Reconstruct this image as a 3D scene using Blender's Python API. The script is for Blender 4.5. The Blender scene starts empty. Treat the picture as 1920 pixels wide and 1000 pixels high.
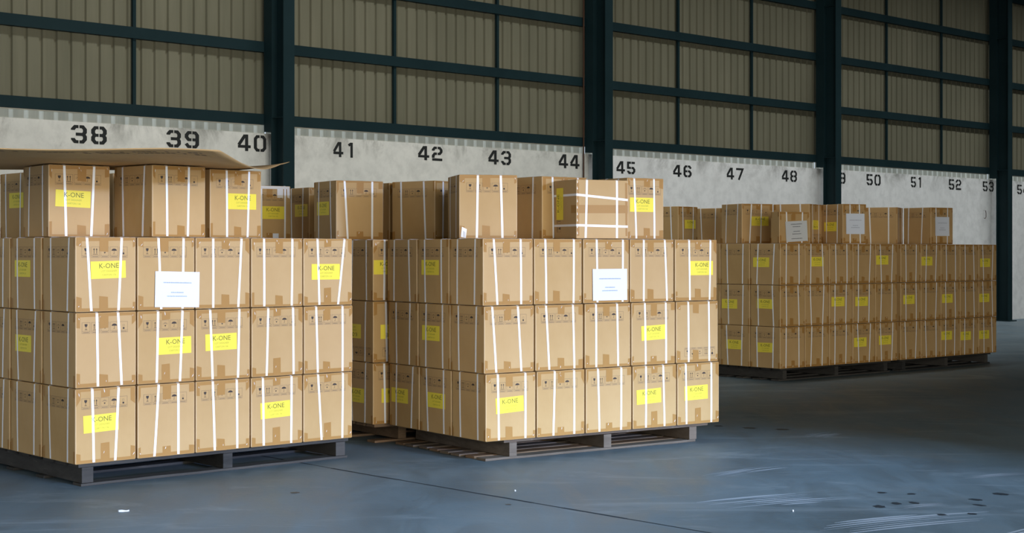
import bpy, bmesh, math, random
from mathutils import Matrix, Vector

# ---------------------------------------------------------------- camera
SC = bpy.context.scene
cam_d = bpy.data.cameras.new('camera')
cam = bpy.data.objects.new('camera', cam_d)
SC.collection.objects.link(cam)
cam.location = (0, 0, 1.5)
cam.rotation_euler = (math.pi / 2, 0, 0)
cam_d.sensor_width = 36.0
cam_d.lens = 2879.5 / 1920 * 36.0
cam_d.shift_y = -(500 - 472.2) / 1920
cam_d.clip_end = 300
SC.camera = cam
SC.view_settings.view_transform = 'Standard'
SC.view_settings.look = 'None'
SC.view_settings.gamma = 1.0
SC.view_settings.exposure = 0.0
try:
    SC.cycles.use_denoising = True
    SC.cycles.max_bounces = 6
    SC.cycles.diffuse_bounces = 4
    SC.cycles.glossy_bounces = 2
    SC.cycles.transmission_bounces = 4
    SC.cycles.sample_clamp_indirect = 4.0
except Exception:
    pass

# ---------------------------------------------------------------- wall frame
WS, WC, WD = .72532, .68841, 23.5245


def W(t, n, z=0.0):
    """point of the hall: t metres along the numbered wall, n metres out of it"""
    return Vector((WS * t + WC * n, WD + WC * t - WS * n, z))


def WDIR(t, n, z=0.0):
    return Vector((WS * t + WC * n, WC * t - WS * n, z))


# ---------------------------------------------------------------- light
world = bpy.data.worlds.new('sky')
SC.world = world
world.use_nodes = True
bgn = world.node_tree.nodes['Background']
bgn.inputs[0].default_value = (.74, .87, 1.0, 1)
bgn.inputs[1].default_value = .8


def aim(o, d):
    o.rotation_euler = d.to_track_quat('-Z', 'Y').to_euler()


sun_d = bpy.data.lights.new('sun', 'SUN')
sun_d.energy = 1.30
sun_d.angle = math.radians(3.0)
sun_d.color = (.79, 1.19, 2.25)
sun = bpy.data.objects.new('sun', sun_d)
SC.collection.objects.link(sun)
aim(sun, WDIR(-.03, -.99, -.11))

# second sun added as high sky to brighten the floor near the loading doors
sky_d = bpy.data.lights.new('high_sky', 'SUN')
sky_d.energy = 4.0
sky_d.angle = math.radians(9.0)
sky_d.color = (.66, 1.0, 1.42)
sky = bpy.data.objects.new('high_sky', sky_d)
SC.collection.objects.link(sky)
aim(sky, WDIR(-.01, -.86, -.50))


def door_light(name, t, n, z, wt, wz, power, col, d, spread=160):
    ld = bpy.data.lights.new(name, 'AREA')
    ld.shape = 'RECTANGLE'
    ld.size, ld.size_y = wt, wz
    ld.energy = power
    ld.color = col
    ld.spread = math.radians(spread)
    o = bpy.data.objects.new(name, ld)
    SC.collection.objects.link(o)
    o.location = W(t, n, z)
    aim(o, d)
    return o


# daylight of the tall loading doors in the wall opposite the numbered one
door_light('loading_door_daylight', -13, 21.6, 2.6, 14, 5.0, 1400, (1.0, .935, .80), WDIR(0, -1, 0))
# daylight of the open gable end
door_light('gable_end_daylight', -27, 9, 4.0, 16, 7.0, 130, (1.0, .93, .80), WDIR(1, 0, 0))
# lamp added overhead to brighten the numbered wall; the roof has no opening
door_light('wall_fill_light', 6.0, 5.0, 9.3, 31, .9, 620, (.97, 1.0, .99), WDIR(0, -.42, -.9), 90)

# ---------------------------------------------------------------- materials


def new_mat(name, base, rough=.8, spec=.3, metal=0.0):
    m = bpy.data.materials.new(name)
    m.use_nodes = True
    b = m.node_tree.nodes['Principled BSDF']
    b.inputs['Base Color'].default_value = (*base, 1)
    b.inputs['Roughness'].default_value = rough
    b.inputs['Specular IOR Level'].default_value = spec
    b.inputs['Metallic'].default_value = metal
    return m, m.node_tree, b


def nd(nt, typ, **kw):
    n = nt.nodes.new(typ)
    for k, v in kw.items():
        setattr(n, k, v)
    return n


def noise(nt, scale, detail=4, rough=.55, coord='Object', stretch=None, rot=None, dist=0.0):
    tc = nd(nt, 'ShaderNodeTexCoord')
    mp = nd(nt, 'ShaderNodeMapping')
    if stretch:
        mp.inputs['Scale'].default_value = stretch
    if rot:
        mp.inputs['Rotation'].default_value = rot
    nz = nd(nt, 'ShaderNodeTexNoise')
    nz.inputs['Scale'].default_value = scale
    nz.inputs['Detail'].default_value = detail
    nz.inputs['Roughness'].default_value = rough
    nz.inputs['Distortion'].default_value = dist
    nt.links.new(tc.outputs[coord], mp.inputs['Vector'])
    nt.links.new(mp.outputs[0], nz.inputs['Vector'])
    return nz.outputs['Fac']


def ramp(nt, fac, stops):
    r = nd(nt, 'ShaderNodeValToRGB')
    el = r.color_ramp.elements
    while len(el) < len(stops):
        el.new(.5)
    for e, (p, c) in zip(el, stops):
        e.position = p
        e.color = (*c, 1) if len(c) == 3 else c
    nt.links.new(fac, r.inputs['Fac'])
    return r.outputs['Color']


def mix(nt, fac, a, b, mode='MIX'):
    n = nd(nt, 'ShaderNodeMix', data_type='RGBA', blend_type=mode)
    for sock, v in ((n.inputs[0], fac), (n.inputs[6], a), (n.inputs[7], b)):
        if isinstance(v, (int, float)):
            sock.default_value = v
        elif isinstance(v, tuple):
            sock.default_value = (*v, 1)
        else:
            nt.links.new(v, sock)
    return n.outputs[2]


def mth(nt, op, a, b=0.0, clamp=False):
    n = nd(nt, 'ShaderNodeMath', operation=op)
    n.use_clamp = clamp
    for s, v in ((n.inputs[0], a), (n.inputs[1], b)):
        if isinstance(v, (int, float)):
            s.default_value = v
        else:
            nt.links.new(v, s)
    return n.outputs[0]


def bump(nt, b, fac, strength, dist=.01):
    n = nd(nt, 'ShaderNodeBump')
    n.inputs['Strength'].default_value = strength
    n.inputs['Distance'].default_value = dist
    nt.links.new(fac, n.inputs['Height'])
    nt.links.new(n.outputs[0], b.inputs['Normal'])


def g(v):
    return (v, v, v)


def mat_cardboard():
    m, nt, b = new_mat('cardboard', (.5, .34, .19), .75, .25)
    f1 = noise(nt, 3.0, 3, coord='Object')
    f2 = noise(nt, 60, 4, .7, stretch=(1, 1, .25))
    inf = nd(nt, 'ShaderNodeObjectInfo')
    c = ramp(nt, f1, [(.3, (.475, .30, .122)), (.7, (.54, .355, .160))])
    c = mix(nt, mth(nt, 'MULTIPLY', f2, .25), c, (.38, .24, .105))
    c = mix(nt, mth(nt, 'MULTIPLY', inf.outputs['Random'], .35), c, (.56, .375, .195))
    nt.links.new(c, b.inputs['Base Color'])
    bump(nt, b, noise(nt, 5.0, 2), .35, .02)
    return m


def mat_concrete_wall(name, c0, c1):
    m, nt, b = new_mat(name, c0, .9, .2)
    f1 = noise(nt, .7, 5, .6)
    f2 = noise(nt, 6, 6, .65)
    f3 = noise(nt, 1.6, 6, .7, stretch=(1, 1, .8), dist=.6)
    c = ramp(nt, f1, [(.3, c0), (.7, c1)])
    c = mix(nt, ramp(nt, f2, [(.42, g(0.0)), (.72, g(.38))]), c, tuple(v * .62 for v in c0))
    # mould growing down from the top edge of the wall (z 3.07 m)
    tc = nd(nt, 'ShaderNodeTexCoord')
    sp = nd(nt, 'ShaderNodeSeparateXYZ')
    nt.links.new(tc.outputs['Object'], sp.inputs[0])
    top = nd(nt, 'ShaderNodeMapRange')
    top.inputs['From Min'].default_value = 2.72
    top.inputs['From Max'].default_value = 3.08
    nt.links.new(sp.outputs['Z'], top.inputs['Value'])
    k = mth(nt, 'MULTIPLY', top.outputs[0], ramp(nt, f3, [(.49, g(0.0)), (.68, g(1.0))]), True)
    c = mix(nt, mth(nt, 'MULTIPLY', k, .75), c, (.13, .125, .105))
    f4 = noise(nt, 2.6, 7, .75, dist=1.2)
    c = mix(nt, ramp(nt, f4, [(.66, g(0.0)), (.80, g(.4))]), c, (.28, .27, .24))
    nt.links.new(c, b.inputs['Base Color'])
    bump(nt, b, f2, .3, .01)
    return m


def mat_cladding(name, c0, c1, tr=0.0):
    m, nt, b = new_mat(name, c0, .7, .2)
    f1 = noise(nt, 5, 5, .7, stretch=(1, 1, .06))
    f2 = noise(nt, .5, 3)
    c = ramp(nt, f1, [(.3, c0), (.7, c1)])
    c = mix(nt, ramp(nt, f2, [(.35, g(0.0)), (.7, g(.35))]), c, tuple(v * .72 for v in c0))
    f3 = noise(nt, 30, 3, .6)
    c = mix(nt, mth(nt, 'MULTIPLY', f3, .2), c, tuple(v * .8 for v in c1))
    nt.links.new(c, b.inputs['Base Color'])
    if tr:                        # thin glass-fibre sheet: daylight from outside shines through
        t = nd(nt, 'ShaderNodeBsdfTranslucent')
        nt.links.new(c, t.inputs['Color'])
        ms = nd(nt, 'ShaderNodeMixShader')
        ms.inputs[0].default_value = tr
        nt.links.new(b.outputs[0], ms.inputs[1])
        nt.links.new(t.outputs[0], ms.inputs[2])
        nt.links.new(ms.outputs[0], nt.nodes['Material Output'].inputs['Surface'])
    return m


def mat_paint(name, c0, c1, rough=.45):
    m, nt, b = new_mat(name, c0, rough, .18)
    c = ramp(nt, noise(nt, 1.5, 5, .65), [(.3, c0), (.75, c1)])
    nt.links.new(c, b.inputs['Base Color'])
    return m


def mat_wood(name, c0, c1, c2):
    m, nt, b = new_mat(name, c0, .85, .2)
    inf = nd(nt, 'ShaderNodeObjectInfo')
    f1 = noise(nt, 6, 6, .7, stretch=(.25, 1.0, 4.0), dist=.4)
    f2 = noise(nt, 1.7, 4, .6)
    c = ramp(nt, f1, [(.3, c0), (.62, c1), (.8, c2)])
    c = mix(nt, ramp(nt, f2, [(.45, g(0.0)), (.7, g(.7))]), c, tuple(v * .6 for v in c0))
    c = mix(nt, mth(nt, 'MULTIPLY', inf.outputs['Random'], .35), c, c2)
    nt.links.new(c, b.inputs['Base Color'])
    bump(nt, b, f1, .5, .006)
    return m


def mat_floor():
    m, nt, b = new_mat('floor_concrete', (.12, .16, .2), .5, .3)
    f1 = noise(nt, .45, 6, .6)
    f2 = noise(nt, 2.2, 6, .68, stretch=(1, .35, 1), rot=(0, 0, .35), dist=.8)
    f3 = noise(nt, 22, 5, .7)
    f4 = noise(nt, .9, 5, .7, stretch=(.55, 1.9, 1), rot=(0, 0, -.25), dist=1.5)
    c = ramp(nt, f1, [(.3, (.095, .145, .180)), (.52, (.140, .195, .235)), (.72, (.20, .25, .28))])
    c = mix(nt, ramp(nt, f2, [(.33, g(.75)), (.58, g(0.0))]), c, (.085, .118, .138))
    c = mix(nt, ramp(nt, f4, [(.55, g(0.0)), (.68, g(.55))]), c, (.27, .33, .375))
    c = mix(nt, ramp(nt, noise(nt, .7, 4, .6, stretch=(1.2, .8, 1)), [(.58, g(0.0)), (.75, g(.4))]), c, (.21, .185, .16))
    c = mix(nt, mth(nt, 'MULTIPLY', f3, .35), c, (.12, .15, .165))
    nt.links.new(c, b.inputs['Base Color'])
    r = ramp(nt, f2, [(.3, g(.42)), (.7, g(.62))])
    nt.links.new(r, b.inputs['Roughness'])
    bump(nt, b, mth(nt, 'ADD', f3, f2), .12, .01)
    return m


M = {}
M['card'] = mat_cardboard()
M['card_edge'] = new_mat('pale_cardboard_edge', (.64, .46, .26), .8)[0]  # paler tone on the vertical box edges
M['ink'] = new_mat('print_ink', (.060, .045, .038), .8)[0]
M['ink_thin'] = new_mat('print_ink_thin', (.22, .15, .09), .8)[0]
M['tape'] = new_mat('packing_tape', (.385, .205, .060), .5, .2)[0]
M['film'] = new_mat('film_and_glint', (.80, .77, .72), .15, .8)[0]
M['strap'] = new_mat('plastic_strap', (.87, .88, .91), .4, .4)[0]
M['yellow'] = new_mat('yellow_label', (.86, .71, .07), .55, .3)[0]
M['label_ink'] = new_mat('label_ink', (.14, .14, .03), .6)[0]
M['label_ink_thin'] = new_mat('label_ink_thin', (.42, .40, .05), .6)[0]
M['paper'] = new_mat('white_paper', (.76, .82, .94), .6)[0]
M['grey_paper'] = new_mat('grey_paper', (.60, .62, .64), .6)[0]
M['paper_ink'] = new_mat('paper_ink', (.42, .46, .56), .6)[0]
M['paper_ink_dark'] = new_mat('paper_ink_dark', (.14, .15, .18), .6)[0]
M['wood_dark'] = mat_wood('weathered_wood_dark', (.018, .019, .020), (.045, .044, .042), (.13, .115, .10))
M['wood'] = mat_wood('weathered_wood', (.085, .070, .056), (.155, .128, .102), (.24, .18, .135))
M['wood_warm'] = mat_wood('pallet_wood_warm', (.13, .09, .055), (.21, .14, .085), (.27, .17, .11))
M['steel'] = mat_paint('teal_painted_steel', (.006, .020, .024), (.010, .028, .033), .6)
M['conc_grey'] = mat_concrete_wall('wall_concrete', (.64, .64, .60), (.79, .78, .73))
M['conc_lit'] = mat_concrete_wall('wall_concrete_lit', (.76, .77, .765), (.88, .885, .88))  # wall concrete made whiter: the stronger light on these bays put into the colour
M['clad'] = mat_cladding('grp_cladding', (.150, .146, .10), (.205, .195, .137))
M['clad_pale'] = mat_cladding('pale_cladding_skirt', (.42, .41, .34), (.64, .61, .50), .6)  # paler than the cladding for the daylight leaking in below the girt
M['stencil'] = new_mat('stencil_paint', (.018, .020, .020), .7)[0]
M['floor'] = mat_floor()
M['joint'] = new_mat('floor_joint', (.022, .032, .042), .9)[0]
M['spot'] = new_mat('floor_oil_spot', (.030, .040, .050), .5)[0]
M['scuff'] = new_mat('floor_scuff', (.33, .38, .44), .7)[0]
M['roof'] = new_mat('roof_sheet', (.06, .065, .06), .8)[0]
M['rust'] = new_mat('rusty_conduit', (.085, .042, .026), .8)[0]
M['clad_rib'] = mat_cladding('pale_cladding_rib', (.66, .64, .54), (.88, .85, .74), .75)  # skirt ribs, lightened further for the same leaking daylight
M['pale_trim'] = new_mat('pale_light_line', (.62, .60, .52), .6)[0]

# ---------------------------------------------------------------- helpers
COL = SC.collection


class Mesh2:
    """collects polygons with a material slot each"""

    def __init__(self):
        self.v, self.f, self.mi = [], [], []

    def poly(self, pts, mi=0):
        n = len(self.v)
        self.v += [tuple(p) for p in pts]
        self.f.append(tuple(range(n, n + len(pts))))
        self.mi.append(mi)

    def box(self, a, b, mi=0, fn=None):
        x0, y0, z0 = a
        x1, y1, z1 = b
        vs = [(x0, y0, z0), (x1, y0, z0), (x1, y1, z0), (x0, y1, z0), (x0, y0, z1), (x1, y0, z1), (x1, y1, z1), (x0, y1, z1)]
        if fn:
            vs = [tuple(fn(*p)) for p in vs]
        n = len(self.v)
        self.v += vs
        for q in ((3, 2, 1, 0), (4, 5, 6, 7), (0, 1, 5, 4), (1, 2, 6, 5), (2, 3, 7, 6), (3, 0, 4, 7)):
            self.f.append(tuple(n + i for i in q))
            self.mi.append(mi)

    def mesh(self, name, mats):
        me = bpy.data.meshes.new(name)
        me.from_pydata(self.v, [], self.f)
        for mt in mats:
            me.materials.append(mt)
        me.polygons.foreach_set('material_index', self.mi)
        me.update()
        return me


def link(name, me, parent=None, loc=(0, 0, 0), rot=(0, 0, 0)):
    o = bpy.data.objects.new(name, me)
    COL.objects.link(o)
    o.location = loc
    o.rotation_euler = rot
    if parent is not None:
        o.parent = parent
    return o


def thing(name, label, cat, loc, rotz=0.0, group=None):
    o = link(name, None, None, loc, (0, 0, rotz))
    o['label'] = label
    o['category'] = cat
    if group:
        o['group'] = group
    return o


def struct(o):
    o['kind'] = 'structure'
    return o


def add_bevel(me, w, seg=2):
    bm = bmesh.new()
    bm.from_mesh(me)
    bmesh.ops.remove_doubles(bm, verts=bm.verts, dist=1e-6)
    bmesh.ops.bevel(bm, geom=bm.edges[:], offset=w, segments=seg, affect='EDGES', profile=.5)
    bm.to_mesh(me)
    bm.free()


_TXT = {}


def text_polys(s, size, ax='CENTER'):
    """triangulated outline of built-in lettering as 2-D polygons"""
    key = (s, size, ax)
    if key not in _TXT:
        cu = bpy.data.curves.new('lettering', 'FONT')
        cu.body = s
        cu.size = size
        cu.align_x = ax
        cu.align_y = 'CENTER'
        cu.resolution_u = 2
        o = bpy.data.objects.new('lettering', cu)
        COL.objects.link(o)
        dg = bpy.context.evaluated_depsgraph_get()
        me = bpy.data.meshes.new_from_object(o.evaluated_get(dg))
        _TXT[key] = [[(me.vertices[i].co.x, me.vertices[i].co.y) for i in p.vertices] for p in me.polygons]
        bpy.data.meshes.remove(me)
        bpy.data.objects.remove(o)
        bpy.data.curves.remove(cu)
    return _TXT[key]

# ---------------------------------------------------------------- measured layout
# stack frames: corner X, Y(depth), a, pitch w, pitch d
STK = {
 'S1': (-2.7665, 9.7315, .8413, .4328, .4948),
 'S2': (-.1961, 10.8992, .9562, .4510, .4473),
 'S2B': (-1.085, 11.99, .945, .4510, .4473),
 'S2C': (-1.93, 13.12, .80, .4510, .4473),
 'S3A': (3.0896, 17.6913, .8764, .4456, .4646),
 'S3B': (4.850, 19.155, .8450, .4456, .4646),
 'S3C': (2.09, 19.62, .714, .4510, .4646),
}
PAL, TH = .147, .4838
ZT = PAL + 3*TH
# loose: corner X, Y, a, w, d, h
LOOSE = {
 'A0': (-3.54,11.2,.84,.43,.46,.482), 'A1': (-3.078,10.198,.911,.429,.461,.482), 'A2': (-2.401,10.251,.744,.43,.452,.482), 'A3': (-2.119,10.778,.772,.441,.465,.482),
 'A5': (-2.95,11.36,.84,.43,.455,.482),
 'A4': (-2.30,13.36,.85,.44,.46,.482),
 'B0': (-1.83,13.85,.95,.44,.46,.482), 'B1': (-1.429,12.484,1.036,.423,.455,.482), 'B2': (-1.035,12.955,.93,.43,.46,.482), 'B3': (-.629,12.529,.651,.44,.468,.482),
 'B4': (-.397,11.543,1.348,.448,.468,.482), 'B5': (.232,11.8,.935,.441,.465,.482), 'B6': (.484,11.53,1.12,.446,.365,.445), 'B7': (.905,12.04,.997,.36,.40,.482),
 'C1': (2.127,19.648,.714,.439,.465,.482), 'C2': (2.80,20.43,.80,.44,.46,.482), 'C3': (2.778,18.558,1.152,.442,.462,.482), 'C4': (3.125,17.95,1.12,.43,.17,.37),
 'C5': (3.613,18.645,.54,.439,.465,.482), 'C6': (4.019,18.658,1.12,.356,.42,.482), 'C8': (5.02,20.0,.4,.438,.414,.48), 'C9': (5.49,20.125,.964,.436,.458,.482),
}
LABELS = [
 (('S1', 0, 0, 3), 'R', 'y', 0.226, 0.269, 1.5),
 (('S1', 4, 0, 3), 'R', 'y', 0.189, 0.241, 0),
 (('S1', 1, 0, 2), 'R', 'y', 0.272, 0.246, 1),
 (('S1', 2, 0, 2), 'R', 'y', 0.193, 0.256, 1),
 (('S1', 0, 0, 1), 'R', 'y', 0.176, 0.254, 2),
 (('S1', 3, 0, 1), 'R', 'y', 0.196, 0.249, 2),
 (('S1', 1, 0, 3), 'R', 'p', 0.288, 0.134, -1.5),
 (('S1', 0, 1, 3), 'L', 'y', 0.284, 0.272, 0),
 (('S1', 0, 1, 2), 'L', 'y', 0.276, 0.254, 0),
 (('S2', 2, 0, 3), 'R', 'p', 0.247, 0.137, 0),
 (('S2', 4, 0, 3), 'R', 'y', 0.272, 0.256, 0),
 (('S2', 3, 0, 2), 'R', 'y', 0.217, 0.247, 2),
 (('S2', 0, 0, 1), 'R', 'y', 0.207, 0.254, 2.5),
 (('S2', 3, 0, 1), 'R', 'y', 0.158, 0.244, 2),
 (('S2', 4, 0, 1), 'R', 'y', 0.193, 0.247, 1),
 (('S2', 0, 1, 3), 'L', 'y', 0.256, 0.267, 0),
 (('S2', 0, 1, 2), 'L', 'y', 0.264, 0.26, 0),
 (('S2', 0, 1, 1), 'L', 'y', 0.204, 0.244, 0),
 (('S2', 0, 2, 1), 'L', 'y', 0.283, 0.242, 0),
 (('S2B', 0, 0, 3), 'R', 'y', 0.119, 0.263, 0),
 (('S2B', 0, 0, 2), 'R', 'y', 0.188, 0.24, 180),
 (('S2B', 0, 0, 1), 'R', 'y', 0.198, 0.223, 0),
 (('S2B', 0, 0, 2), 'L', 'y', 0.319, 0.238, 180),
 (('S2B', 0, 0, 1), 'L', 'y', 0.26, 0.214, 0),
 (('S3A', 0, 0, 3), 'L', 'y', 0.288, 0.262, 0),
 (('S3A', 0, 1, 2), 'L', 'y', 0.314, 0.248, 0),
 (('S3A', 0, 0, 2), 'L', 'y', 0.231, 0.262, -1),
 (('S3A', 0, 1, 1), 'L', 'y', 0.246, 0.252, 0),
 (('S3A', 0, 0, 1), 'L', 'y', 0.227, 0.237, 1),
 (('S3A', 1, 0, 3), 'R', 'y', 0.217, 0.267, 0),
 (('S3A', 4, 0, 3), 'R', 'y', 0.129, 0.282, 0),
 (('S3B', 1, 0, 3), 'R', 'y', 0.079, 0.265, 0),
 (('S3B', 4, 0, 3), 'R', 'y', 0.15, 0.238, 0),
 (('S3A', 2, 0, 2), 'R', 'y', 0.159, 0.271, 0),
 (('S3A', 3, 0, 2), 'R', 'y', 0.164, 0.265, 0),
 (('S3B', 0, 0, 2), 'R', 'y', 0.172, 0.268, 0),
 (('S3B', 2, 0, 2), 'R', 'y', 0.142, 0.264, 0),
 (('S3B', 4, 0, 2), 'R', 'y', 0.111, 0.254, 0),
 (('S3A', 3, 0, 1), 'R', 'y', 0.143, 0.254, 0),
 (('S3A', 4, 0, 1), 'R', 'y', 0.183, 0.262, 0),
 (('S3B', 2, 0, 1), 'R', 'y', 0.123, 0.27, 0),
 (('S3B', 3, 0, 1), 'R', 'y', 0.12, 0.25, 0),
 (('S3B', 4, 0, 1), 'R', 'y', 0.093, 0.249, 0),
 ('A0', 'L', 'y', 0.172, 0.28, 0),
 ('A1', 'R', 'y', 0.169, 0.256, -2),
 ('A3', 'R', 'y', 0.273, 0.259, 0),
 ('A4', 'R', 'y', 0.254, 0.245, 0),
 ('B0', 'L', 'y', 0.149, 0.276, 0),
 ('B1', 'L', 'y', 0.262, 0.258, 0),
 ('B2', 'R', 'y', 0.155, 0.26, 0),
 ('B6', 'L', 'y', 0.267, 0.266, 90),
 ('B7', 'R', 'y', 0.145, 0.271, 0),
 ('C1', 'R', 'y', 0.268, 0.255, 0),
 ('C3', 'R', 'y', 0.258, 0.272, 0),
 ('C5', 'R', 'y', 0.207, 0.23, 180),
 ('C6', 'L', 'y', 0.242, 0.208, 0),
 ('C6', 'R', 'p', 0.184, 0.241, 0),
 ('C9', 'R', 'p', 0.216, 0.234, 0),
 ('C4', 'R', 'g', 0.241, 0.141, 3),
]
STRAPS = {
 (('S1', 0, 0, 3), 'R'): [(0.078, 0.108), (0.32, 0.297)],
 (('S1', 1, 0, 3), 'R'): [(0.152, 0.172), (0.338, 0.33)],
 (('S1', 2, 0, 3), 'R'): [(0.133, 0.133), (0.355, 0.329)],
 (('S1', 3, 0, 3), 'R'): [(0.102, 0.104), (0.336, 0.331)],
 (('S1', 4, 0, 3), 'R'): [(0.118, 0.134), (0.353, 0.297)],
 (('S1', 0, 0, 2), 'R'): [(0.145, 0.152), (0.293, 0.318)],
 (('S1', 1, 0, 2), 'R'): [(0.148, 0.138), (0.329, 0.31)],
 (('S1', 2, 0, 2), 'R'): [(0.108, 0.127), (0.336, 0.325)],
 (('S1', 3, 0, 2), 'R'): [(0.133, 0.12), (0.338, 0.343)],
 (('S1', 4, 0, 2), 'R'): [(0.102, 0.116), (0.332, 0.332)],
 (('S1', 0, 0, 1), 'R'): [(0.115, 0.126), (0.299, 0.275)],
 (('S1', 1, 0, 1), 'R'): [(0.152, 0.121), (0.297, 0.298)],
 (('S1', 2, 0, 1), 'R'): [(0.129, 0.145), (0.317, 0.321)],
 (('S1', 3, 0, 1), 'R'): [(0.094, 0.101), (0.33, 0.327)],
 (('S1', 4, 0, 1), 'R'): [(0.123, 0.153), (0.339, 0.334)],
 (('S2', 0, 0, 3), 'R'): [(0.091, 0.123), (0.327, 0.332)],
 (('S2', 1, 0, 3), 'R'): [(0.099, 0.109), (0.362, 0.359)],
 (('S2', 2, 0, 3), 'R'): [(0.124, 0.132), (0.377, 0.374)],
 (('S2', 3, 0, 3), 'R'): [(0.134, 0.134), (0.345, 0.368)],
 (('S2', 4, 0, 3), 'R'): [(0.143, 0.152), (0.368, 0.359)],
 (('S2', 0, 0, 2), 'R'): [(0.068, 0.103), (0.292, 0.323)],
 (('S2', 1, 0, 2), 'R'): [(0.093, 0.123), (0.341, 0.354)],
 (('S2', 2, 0, 2), 'R'): [(0.104, 0.107), (0.307, 0.317)],
 (('S2', 3, 0, 2), 'R'): [(0.13, 0.139), (0.341, 0.345)],
 (('S2', 4, 0, 2), 'R'): [(0.123, 0.128), (0.338, 0.344)],
 (('S2', 0, 0, 1), 'R'): [(0.103, 0.113), (0.346, 0.346)],
 (('S2', 1, 0, 1), 'R'): [(0.16, 0.147), (0.338, 0.339)],
 (('S2', 2, 0, 1), 'R'): [(0.112, 0.126), (0.337, 0.334)],
 (('S2', 3, 0, 1), 'R'): [(0.129, 0.129), (0.302, 0.316)],
 (('S2', 4, 0, 1), 'R'): [(0.084, 0.093), (0.353, 0.353)],
 ('A1', 'R'): [(0.108, 0.121), (0.317, 0.296)],
 ('A2', 'R'): [(0.112, 0.118), (0.293, 0.284)],
 ('A3', 'R'): [(0.14, 0.143), (0.334, 0.32)],
 ('A4', 'R'): [(0.139, 0.139), (0.384, 0.381)],
 ('B1', 'R'): [(0.074, 0.102), (0.323, 0.321)],
 ('B4', 'R'): [(0.143, 0.135), (0.32, 0.333)],
 ('B7', 'R'): [(0.066, 0.087), (0.262, 0.268)],
 ('B6', 'R'): [(0.089, 0.078), (0.348, 0.348)],
 ('C3', 'R'): [(0.136, 0.11), (0.278, 0.266)],
 ('C6', 'R'): [(0.108, 0.111), (0.249, 0.265)],
 ('C8', 'L'): [(0.362, 0.344), (0.114, 0.114)],
 ('C9', 'R'): [(0.097, 0.11), (0.33, 0.323)],
 ('C9', 'L'): [(0.371, 0.38), (0.137, 0.159)],
}

# ---------------------------------------------------------------- the hall
ZC = 3.07                      # top of the concrete wall
COLS = [-10.75, -4.455, 1.70, 7.99, 14.38, 20.7]
floor = Mesh2()
floor.poly([W(-34, -.3), W(36, -.3), W(36, 40), W(-34, 40)][::-1])
floor_o = struct(link('floor', floor.mesh('floor', [M['floor']])))

rj = random.Random(5)
j = Mesh2()
n = 0.0
off = 0
while n < 30:
    n2 = n + .25
    off2 = max(-.02, min(.02, off + rj.uniform(-.008, .008)))
    w = .006 + rj.random() * .007
    j.poly([W(-9.775 + off - w, n, .0008), W(-9.775 + off + w, n, .0008), W(-9.775 + off2 + w, n2, .0008), W(-9.775 + off2 - w, n2, .0008)])
    n, off = n2, off2
link('expansion_joint', j.mesh('expansion_joint', [M['joint']]), floor_o)


def blob(cx, cy, rx, ry, rot, seed, z=.0012):
    r = random.Random(seed)
    pts = []
    for k in range(18):
        a = k / 18 * math.tau
        q = r.uniform(.75, 1.15)
        x, y = math.cos(a) * rx * q, math.sin(a) * ry * q
        pts.append((cx + x * math.cos(rot) - y * math.sin(rot), cy + x * math.sin(rot) + y * math.cos(rot), z))
    return pts


sp = Mesh2()
for k, (x, y, rx, ry) in enumerate([(2.16, 9.03, .036, .05), (2.29, 9.14, .03, .045), (2.40, 9.16, .028, .045), (2.30, 9.55, .03, .03), (2.47, 9.50, .03, .03),
                                    (3.02, 9.50, .045, .06), (2.80, 9.28, .032, .045), (2.76, 9.08, .026, .045), (2.45, 8.75, .03, .03), (2.63, 8.78, .03, .03),
                                    (2.02, 13.05, .05, .06), (2.28, 12.95, .05, .06), (1.78, 13.2, .04, .04), (-.02, 9.1, .018, .02), (-1.35, 9.55, .03, .03)]):
    sp.poly(blob(x, y, rx, ry, .1 * k, 40 + k))
link('oil_spot', sp.mesh('oil_spot', [M['spot']]), floor_o)


def streak(m2, x0, y0, x1, y1, wd, seed, z=.001):
    r = random.Random(seed)
    dx, dy = x1 - x0, y1 - y0
    ln = math.hypot(dx, dy)
    nx, ny = -dy / ln, dx / ln
    for s in range(7):
        o = (s - 3) / 3 * wd
        a, e = r.uniform(0, .45), r.uniform(.55, 1)
        w = wd * r.uniform(.05, .16)
        pts = []
        for q in range(7):
            f = a + (e - a) * q / 6
            bend = .06 * ln * math.sin(f * 2.6)
            pts.append((x0 + dx * f + nx * (o + bend), y0 + dy * f + ny * (o + bend), w * math.sin(math.pi * (q + .4) / 6.8)))
        lo = [(px - nx * ww, py - ny * ww, z) for px, py, ww in pts]
        hi = [(px + nx * ww, py + ny * ww, z) for px, py, ww in pts]
        m2.poly(lo + hi[::-1])


sc = Mesh2()
for k, a in enumerate([(1.15, 9.02, 2.13, 9.42, .16), (1.3, 10.2, 1.96, 10.72, .07), (2.25, 8.98, 2.62, 9.14, .035), (1.5, 8.15, 2.9, 8.75, .14),
                       (2.3, 7.6, 3.3, 8.5, .12), (2.35, 12.3, 2.75, 12.75, .10), (2.9, 10.1, 3.6, 10.4, .04), (2.62, 8.2, 3.1, 7.65, .08)]):
    streak(sc, *a, seed=70 + k)
link('tyre_scuff', sc.mesh('tyre_scuff', [M['scuff']]), floor_o)

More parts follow.
